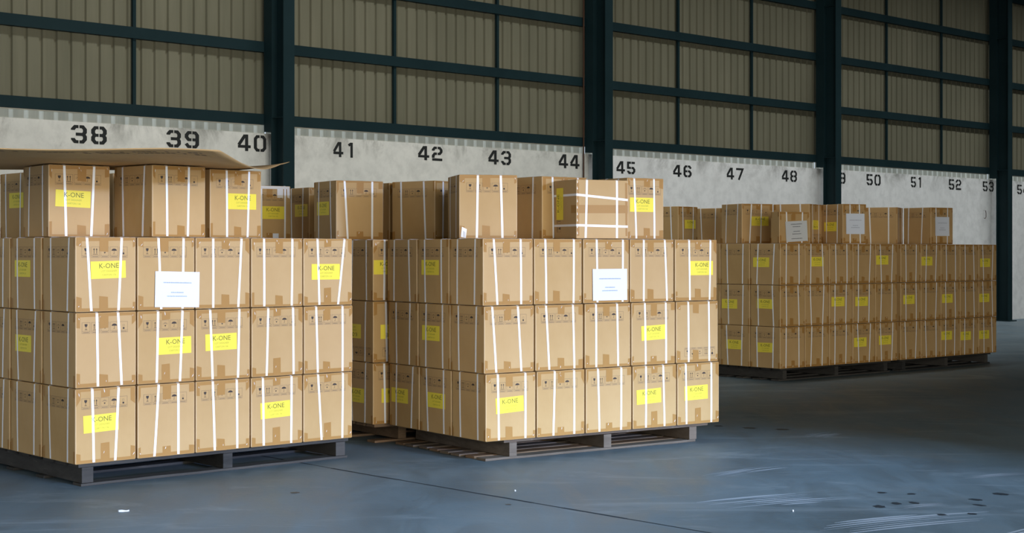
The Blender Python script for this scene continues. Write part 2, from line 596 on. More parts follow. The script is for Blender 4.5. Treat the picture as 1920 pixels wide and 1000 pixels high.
# concrete wall, one long cast wall with a shallow pilaster joint at each column
for b in range(5):
    t0, t1 = COLS[b], COLS[b + 1]
    wm = Mesh2()
    e0 = .0 if b else -6
    wm.box((t0 + e0 + .006, -.24, 0), (t1 - .006, 0, ZC), fn=W)
    me = wm.mesh('wall_back', [M['conc_grey' if b < 2 else 'conc_lit']])
    wo = struct(link('wall_back', me))
    if b == 0:
        WALLS = [wo]
    else:
        WALLS.append(wo)

# stencilled bay numbers
S, L0, R0, T0, B0, C0, G0 = .085, .125, .875, .915, .085, .14, .03
GL = {
    '0': [[(.5 - G0, T0), (L0 + C0, T0), (L0, T0 - C0), (L0, B0 + C0), (L0 + C0, B0), (.5 - G0, B0)],
          [(.5 + G0, T0), (R0 - C0, T0), (R0, T0 - C0), (R0, B0 + C0), (R0 - C0, B0), (.5 + G0, B0)]],
    '1': [[(.30, .80), (.56, T0 + .02)], [(.62, 1), (.62, 0)]],
    '2': [[(L0, .70), (L0, T0 - C0), (L0 + C0, T0), (.5 - G0, T0)], [(.5 + G0, T0), (R0 - C0, T0), (R0, T0 - C0), (R0, .5 + C0), (R0 - C0, .5), (.5 + G0, .5)],
          [(.5 - G0, .5), (L0 + C0, .5), (L0, .5 - C0), (L0, .2)], [(.02, B0), (.98, B0)]],
    '3': [[(L0, .72), (L0, T0 - C0), (L0 + C0, T0), (.5 - G0, T0)], [(.5 + G0, T0), (R0 - C0, T0), (R0, T0 - C0), (R0, .62), (R0 - .1, .5), (R0, .38), (R0, B0 + C0), (R0 - C0, B0), (.5 + G0, B0)],
          [(.30, .5), (R0 - .1, .5)], [(.5 - G0, B0), (L0 + C0, B0), (L0, B0 + C0), (L0, .28)]],
    '4': [[(.58, .97), (.07, .36)], [(0, .27), (.60, .27)], [(.78, .27), (1.02, .27)], [(.69, 1), (.69, 0)]],
    '5': [[(.95, T0), (.5 + G0, T0)], [(.5 - G0, T0), (L0, T0), (L0, .5), (.5 - G0, .5)], [(.5 + G0, .5), (R0 - C0, .5), (R0, .5 - C0), (R0, B0 + C0), (R0 - C0, B0), (.5 + G0, B0)],
          [(.5 - G0, B0), (L0 + C0, B0), (L0, B0 + C0), (L0, .26)]],
    '6': [[(.92, .74), (R0, T0 - C0), (R0 - C0, T0), (.5 + G0, T0)], [(.5 - G0, T0), (L0 + C0, T0), (L0, T0 - C0), (L0, B0 + C0), (L0 + C0, B0), (.5 - G0, B0)],
          [(L0 + .05, .5), (.5 - G0, .5)], [(.5 + G0, .5), (R0 - C0, .5), (R0, .5 - C0), (R0, B0 + C0), (R0 - C0, B0), (.5 + G0, B0)]],
    '7': [[(.02, T0), (.95, T0), (.40, 0)]],
    '8': [[(.5 - G0, T0), (L0 + C0, T0), (L0, T0 - C0), (L0, .62), (L0 + .1, .5), (L0, .38), (L0, B0 + C0), (L0 + C0, B0), (.5 - G0, B0)],
          [(.5 + G0, T0), (R0 - C0, T0), (R0, T0 - C0), (R0, .62), (R0 - .1, .5), (R0, .38), (R0, B0 + C0), (R0 - C0, B0), (.5 + G0, B0)],
          [(L0 + .1, .5), (.5 - G0, .5)], [(.5 + G0, .5), (R0 - .1, .5)]],
}
GL['9'] = [[(1 - x, 1 - y) for x, y in p] for p in GL['6']]


def stroke(m2, pts, s, fn):
    """thick polyline with mitred corners, one quad strip"""
    P = [Vector((p[0] / 1.5, p[1])) for p in pts]
    L, R = [], []
    for i, p in enumerate(P):
        d0 = (p - P[i - 1]).normalized() if i else (P[1] - p).normalized()
        d1 = (P[i + 1] - p).normalized() if i < len(P) - 1 else d0
        n0, n1 = Vector((-d0.y, d0.x)), Vector((-d1.y, d1.x))
        mm = (n0 + n1).normalized()
        k = s / max(.5, mm.dot(n0))
        L.append(p + mm * k)
        R.append(p - mm * k)
    for i in range(len(P) - 1):
        m2.poly([fn(q.x * 1.5, q.y) for q in (R[i], R[i + 1], L[i + 1], L[i])])


NUMS = {'38': (-7.32, -6.845, .22, 2.92), '39': (-6.014, -5.54, .217, 2.932), '40': (-4.951, -4.508, .218, 2.934), '41': (-3.398, -3.02, .209, 2.915),
        '42': (-1.874, -1.409, .206, 2.934), '43': (-.493, -.023, .214, 2.93), '44': (1.016, 1.481, .22, 2.933), '45': (2.356, 2.816, .204, 2.886),
        '46': (3.778, 4.263, .203, 2.881), '47': (5.229, 5.689, .208, 2.885), '48': (6.84, 7.3, .21, 2.899), '49': (8.40, 8.866, .215, 2.916),
        '50': (9.587, 10.079, .218, 2.917), '51': (11.182, 11.60, .213, 2.919), '52': (12.636, 13.127, .218, 2.916), '53': (14.02, 14.48, .215, 2.915),
        '54': (15.507, 16.0, .211, 2.89)}
for txt, (ta, tb, hh, zc) in NUMS.items():
    m2 = Mesh2()
    dw = (tb - ta) * .44
    for q, ch in enumerate(txt):
        x0 = ta if q == 0 else tb - dw
        for li, ln in enumerate(GL[ch]):
            lay = .002 + .0004 * li
            stroke(m2, ln, .085, lambda x, y, x0=x0, lay=lay: W(x0 + x * dw, lay, zc - hh / 2 + y * hh))
    wall = WALLS[max(0, sum(1 for c in COLS if c < (ta + tb) / 2) - 1)]
    link('painted_number', m2.mesh('painted_number', [M['stencil']]), wall)

# corrugated cladding above the wall; its skirt paled for daylight leaking at the concrete


def corrugated(t0, t1, z0, z1, n0, mat, name, pitch=.19, rib=.05, dep=.03, mat2=None):
    m2 = Mesh2()
    t = t0
    prof = []
    while t < t1:
        prof += [(t, n0), (t + pitch - rib, n0), (t + pitch - rib + .012, n0 - dep), (t + pitch - .012, n0 - dep)]
        t += pitch
    prof.append((t, n0))
    prof = [(min(a, t1), b) for a, b in prof]
    for (a, p), (c, q) in zip(prof, prof[1:]):
        if c - a < 1e-5:
            continue
        m2.poly([W(a, p, z0), W(c, q, z0), W(c, q, z1), W(a, p, z1)], 1 if mat2 and (p < n0 or q < n0) else 0)
    return struct(link(name, m2.mesh(name, [mat] + ([mat2] if mat2 else []))))


ZTOP = 9.4
for b in range(5):
    t0, t1 = COLS[b] - (6 if b == 0 else 0), COLS[b + 1]
    corrugated(t0, t1, 3.2, ZTOP, -.10, M['clad'], 'wall_upper_cladding')
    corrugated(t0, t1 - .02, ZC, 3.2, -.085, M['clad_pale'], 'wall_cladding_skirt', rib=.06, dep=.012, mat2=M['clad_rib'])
    tr = Mesh2()  # pale strip put in for the thin line of daylight below the girt
    tr.box((t0 + .1, -.08, 3.178), (t1 - .1, -.055, 3.192), fn=W)
    struct(link('trim_light_line', tr.mesh('trim_light_line', [M['pale_trim']])))
    # horizontal steel girts: channel section, flat face to the room
    for k in range(7):
        z = 3.19 + .962 * k
        gm = Mesh2()
        gm.box((t0 + .02, -.075, z), (t1 - .02, -.069, z + .140), fn=W)
        gm.box((t0 + .02, -.069, z + .134), (t1 - .02, 0, z + .140), fn=W)
        gm.box((t0 + .02, -.069, z), (t1 - .02, 0, z + .006), fn=W)
        gm.box((t0 + .02, -.006, z + .006), (t1 - .02, 0, z + .134), fn=W)
        struct(link('trim_girt', gm.mesh('trim_girt', [M['steel']])))
RODS = [-14.9, -12.8, -8.55, -6.446, -2.278, -.264, 3.965, 6.003, 10.366, 12.425, 16.6, 18.7]
for t in RODS:
    for k in range(6):
        rm = Mesh2()
        z = 3.19 + .962 * k + .140
        rm.box((t - .022, -.068, z), (t + .022, -.03, z + .822), fn=W)
        struct(link('trim_sag_rod', rm.mesh('trim_sag_rod', [M['steel']])))

for t in COLS:
    cm = Mesh2()
    cm.box((t - .088, .432, 0), (t + .088, .448, ZTOP), fn=W)
    cm.box((t - .088, .165, 0), (t + .088, .181, ZTOP), fn=W)
    cm.box((t - .006, .181, 0), (t + .006, .432, ZTOP), fn=W)
    cm.box((t - .088, .002, ZC + .02), (t + .088, .165, ZTOP), fn=W)
    cm.box((t - .15, .08, 0), (t + .15, .52, .02), fn=W)
    for z in (3.26, 6.1):
        cm.box((t - .084, .181, z), (t + .084, .432, z + .012), fn=W)
    struct(link('column', cm.mesh('column', [M['steel']])))
# rusty conduit down the second column bay
cd = Mesh2()
cd.box((1.535, .03, 2.2), (1.552, .047, ZTOP), fn=W)
co = link('conduit', cd.mesh('conduit', [M['rust']]))
co['label'] = 'thin rust-brown conduit running down the wall beside the column after number 44'
co['category'] = 'pipe'

# iron hook stuck in the lighter wall before number 53
hk = Mesh2()
hp = [(14.02, .01, 2.40), (14.05, .05, 2.39), (14.055, .06, 2.33), (14.045, .065, 2.25), (14.01, .06, 2.21), (13.97, .055, 2.23)]
for (a, b2, c), (d, e, f_) in zip(hp, hp[1:]):
    w = .008
    hk.poly([W(a - w, b2, c), W(a + w, b2, c), W(d + w, e, f_), W(d - w, e, f_)])
    hk.poly([W(a, b2 - w, c), W(a, b2 + w, c), W(d, e + w, f_), W(d, e - w, f_)])
ho = link('iron_hook', hk.mesh('iron_hook', [M['rust']]))
ho['label'] = 'small rusty bent hook on the white wall below number 53'
ho['category'] = 'hook'

# roof, gable ends and the opposite wall with its tall loading doors
rf = Mesh2()
rf.box((-32, -.3, ZTOP), (34, 22.6, ZTOP + .1), fn=W)
struct(link('ceiling', rf.mesh('ceiling', [M['roof']])))
gb = Mesh2()
gb.box((22, -.3, 0), (22.2, 22.5, ZTOP), fn=W)
struct(link('wall_right', gb.mesh('wall_right', [M['roof']])))
gb = Mesh2()
gb.box((-30, -.3, 8), (-29.8, 22.5, ZTOP), fn=W)
gb.box((-30, -.3, 0), (-29.8, 1.5, 8), fn=W)
gb.box((-30, 18, 0), (-29.8, 22.5, 8), fn=W)
struct(link('wall_left', gb.mesh('wall_left', [M['roof']])))
fw = Mesh2()
fw.box((-30, 22, 7.6), (22, 22.2, ZTOP), fn=W)
fw.box((-30, 22, 0), (-20.5, 22.2, 7.6), fn=W)
fw.box((-6.1, 22, 0), (22, 22.2, 7.6), fn=W)
struct(link('wall_front', fw.mesh('wall_front', [M['roof']])))
cn = Mesh2()          # slab added outside the loading doors to keep low sun off the wall
cn.box((-34, 29.6, 4.55), (8, 30.2, 9.8), fn=W)
struct(link('sun_blocker', cn.mesh('sun_blocker', [M['roof']])))

# ---------------------------------------------------------------- cartons
BW, BD, BH = .432, .455, .482
_CACHE = {}


def face_fns(w, d):
    """maps (s, z, lift) on each upright face, s running left to right seen from outside"""
    hw, hd = w / 2, d / 2
    return {'R': (lambda s, z, l: (-hw + s, -hd - l, z), w), 'L': (lambda s, z, l: (-hw - l, hd - s, z), d),
            'B': (lambda s, z, l: (hw - s, hd + l, z), w), 'E': (lambda s, z, l: (hw + l, -hd + s, z), d)}


def quad(m2, fn, x0, z0, x1, z1, l, mi):
    m2.poly([fn(x0, z0, l), fn(x1, z0, l), fn(x1, z1, l), fn(x0, z1, l)], mi)


def icons(m2, fn, x, z, up=1, h=.482):
    """the row of five handling marks, each in a ruled cell with a caption line"""
    def P(pts, mi=1, l=.0006):
        q = [(x + a, z + b) for a, b in pts] if up > 0 else [(x + .33 - a, z + .072 - b) for a, b in pts]
        m2.poly([fn(a, b, l) for a, b in q], mi)

    def Q(a, b, c, d, mi=1, l=.0006):
        P([(a, b), (c, b), (c, d), (a, d)], mi, l)
    cw, gap, th = .057, .0085, .0019
    for k in range(5):
        a = k * (cw + gap)
        for (p, q, r, s) in ((a, 0, a + cw, th), (a, .070 - th, a + cw, .070), (a, th, a + th, .070 - th), (a + cw - th, th, a + cw, .070 - th), (a + th, .013, a + cw - th, .013 + th)):
            Q(p, q, r, s, 2)
        Q(a + .008, .0045, a + cw - .008, .0085, 2)
        c = a + cw / 2
        if k == 0:
            P([(c - .010, .060), (c - .009, .048), (c - .003, .041), (c + .003, .041), (c + .009, .048), (c + .010, .060)])
            Q(c - .0012, .026, c + .0012, .041)
            Q(c - .008, .023, c + .008, .026)
        elif k == 1:
            for s in (-.009, .009):
                Q(c + s - .0018, .026, c + s + .0018, .052)
                P([(c + s - .006, .050), (c + s + .006, .050), (c + s, .061)])
            Q(c - .017, .020, c + .017, .023)
        elif k == 2:
            P([(c - .006, .034), (c, .025), (c + .006, .034), (c + .003, .037), (c, .035), (c - .003, .037)])
            for an in (-60, -30, 0, 30, 60):
                r = math.radians(an + 90)
                u, v = math.cos(r), math.sin(r)
                P([(c + u * .012 - v * .001, .036 + v * .012 + u * .001), (c + u * .012 + v * .001, .036 + v * .012 - u * .001),
                   (c + u * .022 + v * .001, .036 + v * .022 - u * .001), (c + u * .022 - v * .001, .036 + v * .022 + u * .001)], 2)
            P([(c - .013, .043), (c - .008, .050), (c, .0525), (c + .008, .050), (c + .013, .043), (c + .007, .046), (c, .048), (c - .007, .046)], 2)
        elif k == 3:
            P([(c + .019 * math.cos(math.pi * q / 10), .044 + .014 * math.sin(math.pi * q / 10)) for q in range(11)])
            Q(c - .001, .026, c + .001, .044)
            Q(c - .006, .024, c + .001, .0262)
        else:
            Q(c - .006, .021, c + .006, .033)
            Q(c - .007, .040, c + .007, .0415, 2)
            Q(c - .007, .050, c + .007, .0515, 2)
            Q(c - .007, .0415, c - .0055, .050, 2)
            Q(c + .0055, .0415, c + .007, .050, 2)


def body_mesh(w, d, h, kind):
    key = ('body', round(w, 3), round(d, 3), round(h, 3), kind)
    if key in _CACHE:
        return _CACHE[key]
    m = Mesh2()
    m.box((-w / 2, -d / 2, 0), (w / 2, d / 2, h))
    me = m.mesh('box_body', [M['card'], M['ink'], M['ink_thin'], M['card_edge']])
    add_bevel(me, .006, 2)
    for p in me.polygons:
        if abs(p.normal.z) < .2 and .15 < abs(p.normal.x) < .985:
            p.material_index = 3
    if kind != 'blank':
        m2 = Mesh2()
        fns = face_fns(w, d)
        for k in 'RLBE':
            fn, fw_ = fns[k]
            if kind == 'side':            # box lying on its side: marks run up the face
                if k in 'RB':
                    continue
                fr = lambda s, z, l, fn=fn: fn(z, s, l)
                icons(m2, fr, .05, .045)
            elif kind == 'flipped':
                icons(m2, fn, (fw_ - .33) / 2 + .02, .045, -1)
            else:
                icons(m2, fn, (fw_ - .33) / 2 - .004, h - .132)
        v0 = len(me.vertices)
        bm = bmesh.new()
        bm.from_mesh(me)
        vs = [bm.verts.new(v) for v in m2.v]
        for f, mi in zip(m2.f, m2.mi):
            try:
                nf = bm.faces.new([vs[i] for i in f])
                nf.material_index = mi
            except ValueError:
                pass
        bm.to_mesh(me)
        bm.free()
    _CACHE[key] = me
    return me


def tape_mesh(w, d, h, var, part='top'):
    key = ('tape', round(w, 3), round(d, 3), round(h, 3), var, part)
    if key in _CACHE:
        return _CACHE[key]
    r = random.Random(100 + var)
    m = Mesh2()
    fns = face_fns(w, d)
    e = .005
    for k in 'RB':
        fn, fw_ = fns[k]
        tw = r.uniform(.014, .026)
        # strips folded over the top and bottom edges
        m.poly([fn(e, h - tw - r.uniform(0, .006), .0009), fn(fw_ - e, h - tw + r.uniform(0, .006), .0009), fn(fw_ - e, h - .004, .0009), fn(e, h - .004, .0009)])
        tb = r.uniform(.014, .028)
        m.poly([fn(e, .004, .0009), fn(fw_ - e, .004, .0009), fn(fw_ - e, tb + r.uniform(-.006, .006), .0009), fn(e, tb, .0009)])
        # centre tongues
        c = fw_ / 2 + r.uniform(-.02, .03)
        tl = r.uniform(.055, .115)
        m.poly([fn(c - .03, h - tl, .0013), fn(c + .03, h - tl + r.uniform(-.006, .006), .0013), fn(c + .032, h - .004, .0013), fn(c - .03, h - .004, .0013)])
        bl = r.uniform(.06, .15)
        m.poly([fn(c - .032, .004, .0013), fn(c + .03, .004, .0013), fn(c + .028, bl, .0013), fn(c - .032, bl + r.uniform(-.008, .008), .0013)])
        # corner wraps
        for s0, s1 in ((e, r.uniform(.02, .045)), (fw_ - r.uniform(.02, .045), fw_ - e)):
            m.poly([fn(s0, h - r.uniform(.05, .12), .0011), fn(s1, h - r.uniform(.05, .12), .0011), fn(s1, h - .004, .0011), fn(s0, h - .004, .0011)])
            hh = r.uniform(.05, .11)
            m.poly([fn(s0, .004, .0011), fn(s1, .004, .0011), fn(s1, hh + r.uniform(-.01, .01), .0011), fn(s0, hh, .0011)])
        # whitish slivers drawn as glints on the crinkled clear film
        for q in range(7):
            cx, cz = [(c + r.uniform(-.03, .03), h - r.uniform(.004, .07)), (c + r.uniform(-.02, .02), r.uniform(.02, .10)), (r.uniform(.008, .03), h - r.uniform(.01, .05)),
                      (fw_ - r.uniform(.008, .03), h - r.uniform(.01, .05)), (r.uniform(.008, .03), r.uniform(.01, .04)), (fw_ - r.uniform(.01, .03), r.uniform(.01, .04)), (c + r.uniform(-.03, .03), h - r.uniform(.004, .03))][q]
            if r.random() < .35:
                continue
            ln, an, ww = r.uniform(.010, .030), r.uniform(.7, 2.3), r.uniform(.0010, .0026)
            u, v = math.cos(an) * ln / 2, math.sin(an) * ln / 2
            a, b_ = math.sin(an) * ww, -math.cos(an) * ww
            cz = min(max(cz, .018), h - .018)
            cx = min(max(cx, .016), fw_ - .016)
            m.poly([fn(cx - u, cz - v, .0018), fn(cx + a, cz + b_, .0030), fn(cx + u, cz + v, .0018), fn(cx - a, cz - b_, .0020)], 1)
    for k in 'LE':
        fn, fw_ = fns[k]
        for s0, s1 in ((e, r.uniform(.018, .035)), (fw_ - r.uniform(.018, .035), fw_ - e)):
            m.poly([fn(s0, .004, .0011), fn(s1, .004, .0011), fn(s1, r.uniform(.05, .09), .0011), fn(s0, r.uniform(.05, .09), .0011)])
            if r.random() < .6:
                m.poly([fn(s0, h - r.uniform(.04, .09), .0011), fn(s1, h - r.uniform(.04, .09), .0011), fn(s1, h - .004, .0011), fn(s0, h - .004, .0011)])
    # centre seam over the top and under the bottom
    m.poly([(-.03, -d / 2 - .0005, h + .0003), (.03, -d / 2 - .0005, h + .0003), (.03, d / 2 + .0005, h + .0003), (-.03, d / 2 + .0005, h + .0003)])
    m.poly([(-.03, -d / 2 - .0005, -.0003), (.03, -d / 2 - .0005, -.0003), (.03, d / 2 + .0005, -.0003), (-.03, d / 2 + .0005, -.0003)])
    keep = [k for k, f in enumerate(m.f) if (sum(m.v[i][2] for i in f) / len(f) > h / 2) == (part == 'top')]
    m.f, m.mi = [m.f[k] for k in keep], [m.mi[k] for k in keep]
    me = m.mesh('packing_tape', [M['tape'], M['film']])
    bm = bmesh.new()
    bm.from_mesh(me)
    bmesh.ops.delete(bm, geom=[v for v in bm.verts if not v.link_faces], context='VERTS')
    bm.to_mesh(me)
    bm.free()
    _CACHE[key] = me
    return me


def side_tape_mesh(w, d, h, k):
    """closing tape of a box lying on its side: a level band over the flap seam, folded round both ends"""
    m = Mesh2()
    fns = face_fns(w, d)
    fn, fw_ = fns['RB'[k]]
    c = h * .5
    m.poly([fn(.004, c - .032, .0008), fn(fw_ - .004, c - .028, .0008), fn(fw_ - .004, c + .034, .0008), fn(.004, c + .030, .0008)])
    m.poly([fn(.004, .02, .0005), fn(.024, .02, .0005), fn(.020, h - .02, .0005), fn(.004, h - .02, .0005)])
    m.poly([fn(fw_ - .022, .02, .0005), fn(fw_ - .004, .02, .0005), fn(fw_ - .004, h - .02, .0005), fn(fw_ - .026, h - .02, .0005)])
    en, ew = fns['LE'[k]]
    s0 = ew - .085 if k == 0 else .004
    m.poly([en(s0, c - .03, .0008), en(s0 + .08, c - .03, .0008), en(s0 + .08, c + .03, .0008), en(s0, c + .03, .0008)])
    for q in range(9):  # whitish slivers drawn as glints down the taped edge
        z = .03 + q * (h - .06) / 8
        m.poly([fn(.006, z, .0014), fn(.010, z + .006, .003), fn(.006, z + .026, .0014), fn(.003, z + .012, .0018)], 1)
    return m.mesh('packing_tape', [M['tape'], M['film']])


def strap_mesh(w, d, h, axis, st, sb, seed=0):
    """closed band round the box; axis 'R' shows on the R and B faces, 'L' on the L and E faces, 'H' level round all four"""
    key = ('strap', round(w, 3), round(d, 3), round(h, 3), axis, st, sb)
    if key in _CACHE:
        return _CACHE[key]
    sw, o, th = .0085, .0004, .0009
    bo = .001

    def at(u, v, s, k):
        # u along depth of loop, v height, s across
        if axis == 'R':
            return (-w / 2 + s + k, u, v)
        return (u, -d / 2 + s + k, v)
    half = d / 2 if axis == 'R' else w / 2
    m = Mesh2()
    if axis == 'H':
        pts = [(-w / 2 + .004, -d / 2 - o), (0, -d / 2 - o - .001), (w / 2 - .004, -d / 2 - o), (w / 2 + o, -d / 2 + .004), (w / 2 + o, d / 2 - .004), (w / 2 - .004, d / 2 + o), (-w / 2 + .004, d / 2 + o),
               (-w / 2 - o, d / 2 - .004), (-w / 2 - o, -d / 2 + .004)]
        ring = []
        for (x, y) in pts:
            zz = st + (sb - st) * (x + w / 2) / w
            k = 1 + th / math.hypot(x, y)
            ring.append([(x * k, y * k, zz - sw), (x * k, y * k, zz + sw), (x, y, zz + sw), (x, y, zz - sw)])
    else:
        path = [(-half - o, .006, sb), (-half - o - bo, h * .35, sb + (st - sb) * .35), (-half - o - bo, h * .68, sb + (st - sb) * .68), (-half - o, h - .006, st), (-half + .006, h + o, st),
                (half - .006, h + o, st), (half + o, h - .006, st), (half + o + bo, h * .5, (st + sb) / 2), (half + o, .006, sb), (half - .006, -o * 0 + .0003, sb), (-half + .006, .0003, sb)]
        ring = []
        for i, (u, v, s) in enumerate(path):
            nu = -1 if i < 4 else (0 if i < 6 else (1 if i < 9 else 0))
            nv = 1 if i in (4, 5) else 0
            U, V = u + nu * th, v + nv * th
            ring.append([at(U, V, s, -sw), at(U, V, s, sw), at(u, v, s, sw), at(u, v, s, -sw)])
    n = len(ring)
    for q in ring:
        m.v += q
    for i in range(n):
        a, b = i * 4, ((i + 1) % n) * 4
        for k in range(4):
            k2 = (k + 1) % 4
            m.f.append((a + k, b + k, b + k2, a + k2))
            m.mi.append(0)
    me = m.mesh('strap', [M['strap']])
    bm = bmesh.new()
    bm.from_mesh(me)
    bmesh.ops.recalc_face_normals(bm, faces=bm.faces[:])
    bm.to_mesh(me)
    bm.free()
    _CACHE[key] = me
    return me


def label_mesh():
    if 'label' in _CACHE:
        return _CACHE['label']
    m = Mesh2()
    m.box((-.122, -.0004, -.056), (.122, .0, .056))
    for s, size, x, z, mi in (('K-ONE', .046, .004, .024, 1), ('LOT DESIGNER', .0165, .004, -.009, 2), ('CARTON 136', .0165, .004, -.033, 2)):
        for p in text_polys(s, size):
            m.poly([(x + a, -.0007, z + b) for a, b in p], mi)
    _CACHE['label'] = m.mesh('label', [M['yellow'], M['label_ink'], M['label_ink_thin']])
    return _CACHE['label']


def paper_mesh(kind):
    key = 'paper' + kind
    if key in _CACHE:
        return _CACHE[key]
    m = Mesh2()
    r = random.Random(9)
    if kind == 'p':
        hw, hh = .165, .118
    elif kind == 'q':
        hw, hh = .14, .125
    else:
        hw, hh = .155, .12
    nx = 8
    for i in range(nx):            # the sheet curls slightly off the box at its lower edge
        x0, x1 = -hw + 2 * hw * i / nx, -hw + 2 * hw * (i + 1) / nx
        lf = lambda x: -.0012 - .004 * (abs(x) / hw) ** 3
        m.poly([(x0, lf(x0) - .003, -hh), (x1, lf(x1) - .003, -hh), (x1, lf(x1), hh), (x0, lf(x0), hh)], 0)
    rows = [(.045, .62), (-.02, .28), (-.045, .45)] if kind != 'g' else [(.085, .5), (.055, .35), (.0, .3), (-.03, .4), (-.085, .5)]
    for z, wd in rows:
        x = -hw * wd
        while x < hw * wd:
            l = r.uniform(.004, .010)
            m.poly([(x, -.0062, z - .004), (x + l, -.0062, z - .004), (x + l, -.0062, z + .004 * r.uniform(.4, 1)), (x, -.0062, z + .004)], 1)
            x += l + .003
    _CACHE[key] = m.mesh('paper_sheet', [M['grey_paper'] if kind == 'g' else M['paper'], M['paper_ink_dark'] if kind == 'g' else M['paper_ink']])
    return _CACHE[key]


RB = random.Random(77)
POOL = [(.10, .11), (.12, .10), (.09, .115), (.115, .125), (.105, .10)]
TAGS = {}
for key, side, kind, s, z, tilt in LABELS:
    TAGS.setdefault(key, []).append((side, kind, s, z, tilt))


def carton(key, pose, z0, w, d, h, label, group, kind='plain', hidden=False, jit=1.0):
    X, Y, a = pose
    rz = math.pi / 2 - a + RB.uniform(-.0015, .0015) * jit
    cx = X + math.sin(a) * w / 2 - math.cos(a) * d / 2
    cy = Y + math.cos(a) * w / 2 + math.sin(a) * d / 2
    jx, jy = RB.uniform(-.0015, .0015) * jit, RB.uniform(-.0015, .0015) * jit
    root = thing('cardboard_box', label, 'box', (cx + jx, cy + jy, z0), rz, group)
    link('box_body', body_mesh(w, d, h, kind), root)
    tags = TAGS.get(key, [])
    given_r, given_l = STRAPS.get((key, 'R')), STRAPS.get((key, 'L'))
    prs = given_r or [(POOL[RB.randrange(5)]), tuple(round(w - v, 3) for v in POOL[RB.randrange(5)])]
    for st, sb in prs:
        st, sb = (round(min(max(v, .03), w - .03), 3) for v in (st, sb))
        link('strap', strap_mesh(w, d, h, 'R', st, sb), root)
    if kind == 'side':
        for st, sb in ((.33, .295), (.10, .092)):
            link('strap', strap_mesh(w, d, h, 'H', st, sb), root)
    else:
        prs = given_l or [(POOL[RB.randrange(5)]), tuple(round(d - v, 3) for v in POOL[RB.randrange(5)])]
        if d > .3:
            for st, sb in prs:
                st, sb = (round(min(max(v, .03), d - .03), 3) for v in (st, sb))
                link('strap', strap_mesh(w, d, h, 'L', st, sb), root)
    tv = RB.randrange(8)
    if kind == 'side':
        for k in (0, 1):
            link('packing_tape', side_tape_mesh(w, d, h, k), root)
    else:
        link('packing_tape', tape_mesh(w, d, h, tv, 'top'), root)
        link('packing_tape', tape_mesh(w, d, h, tv, 'bottom'), root)
    if key == 'B4':
        m = Mesh2()
        f = face_fns(w, d)['R'][0]
        m.poly([f(.012, .012, .002), f(.050, .004, .002), f(.058, .070, .004), f(.020, .088, .006)])
        m.poly([f(.030, .010, .003), f(.048, .008, .007), f(.046, .050, .010), f(.030, .060, .006)])
        link('torn_film', m.mesh('torn_film', [M['film']]), root)
    if key == 'A4':
        m = Mesh2()
        f = face_fns(w, d)['R'][0]
        m.poly([f(.01, h - .03, .002), f(w - .01, h - .026, .002), f(w - .01, h - .003, .002), f(.01, h - .003, .002)])
        m.poly([f(w - .035, h - .10, .003), f(w - .01, h - .11, .003), f(w - .01, h - .02, .003), f(w - .04, h - .02, .003)])
        m.poly([f(.30, h - .105, .0035), f(.362, h - .105, .0035), f(.362, h - .02, .0035), f(.30, h - .02, .0035)])
        link('clear_tape', m.mesh('clear_tape', [M['film']]), root)
        m = Mesh2()
        m.poly([f(.255, .006, .002), f(.315, .006, .002), f(.315, .062, .003), f(.255, .062, .003)])
        link('paper_scrap_sticker', m.mesh('paper_scrap_sticker', [M['paper']]), root)
    for side, kd, s, z, tilt in tags:
        tl = math.radians(tilt)
        lift = .0016
        if kd == 'y' and tilt != 90:
            fw0 = w if side == 'R' else d
            s = min(max(s, .127), fw0 - .127)
        if side == 'R':
            loc, rr = (-w / 2 + s, -d / 2 - lift, z), (0, -tl, 0)
        else:
            loc, rr = (-w / 2 - lift, -d / 2 + s, z), (0, -tl, -math.pi / 2)
        if kd == 'y':
            o = link('label', label_mesh(), root, loc, rr)
            o['label'] = 'yellow sticker'
        else:
            kk = 'q' if key in ('C6', 'C9') else kd
            o = link('paper_sheet', paper_mesh(kk), root, loc, rr)
            o['label'] = 'grey document' if kd == 'g' else 'white document sheet'
            if key not in (('S1', 1, 0, 3), ('S2', 2, 0, 3)):
                o.location = Vector(loc)
    return root


ORD = ['', 'second', 'third', 'fourth', 'fifth', 'sixth', 'seventh', 'eighth', 'ninth', 'tenth']
TIER = {1: 'bottom tier', 2: 'second tier up', 3: 'third tier up'}
SNAME = {'S1': "sheet-covered stack", 'S2': "middle stack", 'S2B': "small stack behind the middle one", 'S2C': 'stack behind the sheet-covered one',
         'S3A': "long dim stack", 'S3B': "long dim stack", 'S3C': "stack behind the long one"}
NR = {'S1': 5, 'S2': 5, 'S2B': 3, 'S2C': 2, 'S3A': 5, 'S3B': 5, 'S3C': 4}
NJ = {'S1': 3, 'S2': 3, 'S2B': 3, 'S2C': 3, 'S3A': 3, 'S3B': 2, 'S3C': 1}
SHIFT = {('S2', 1): .010, ('S2', 3): -.010, ('S1', 2): .002}


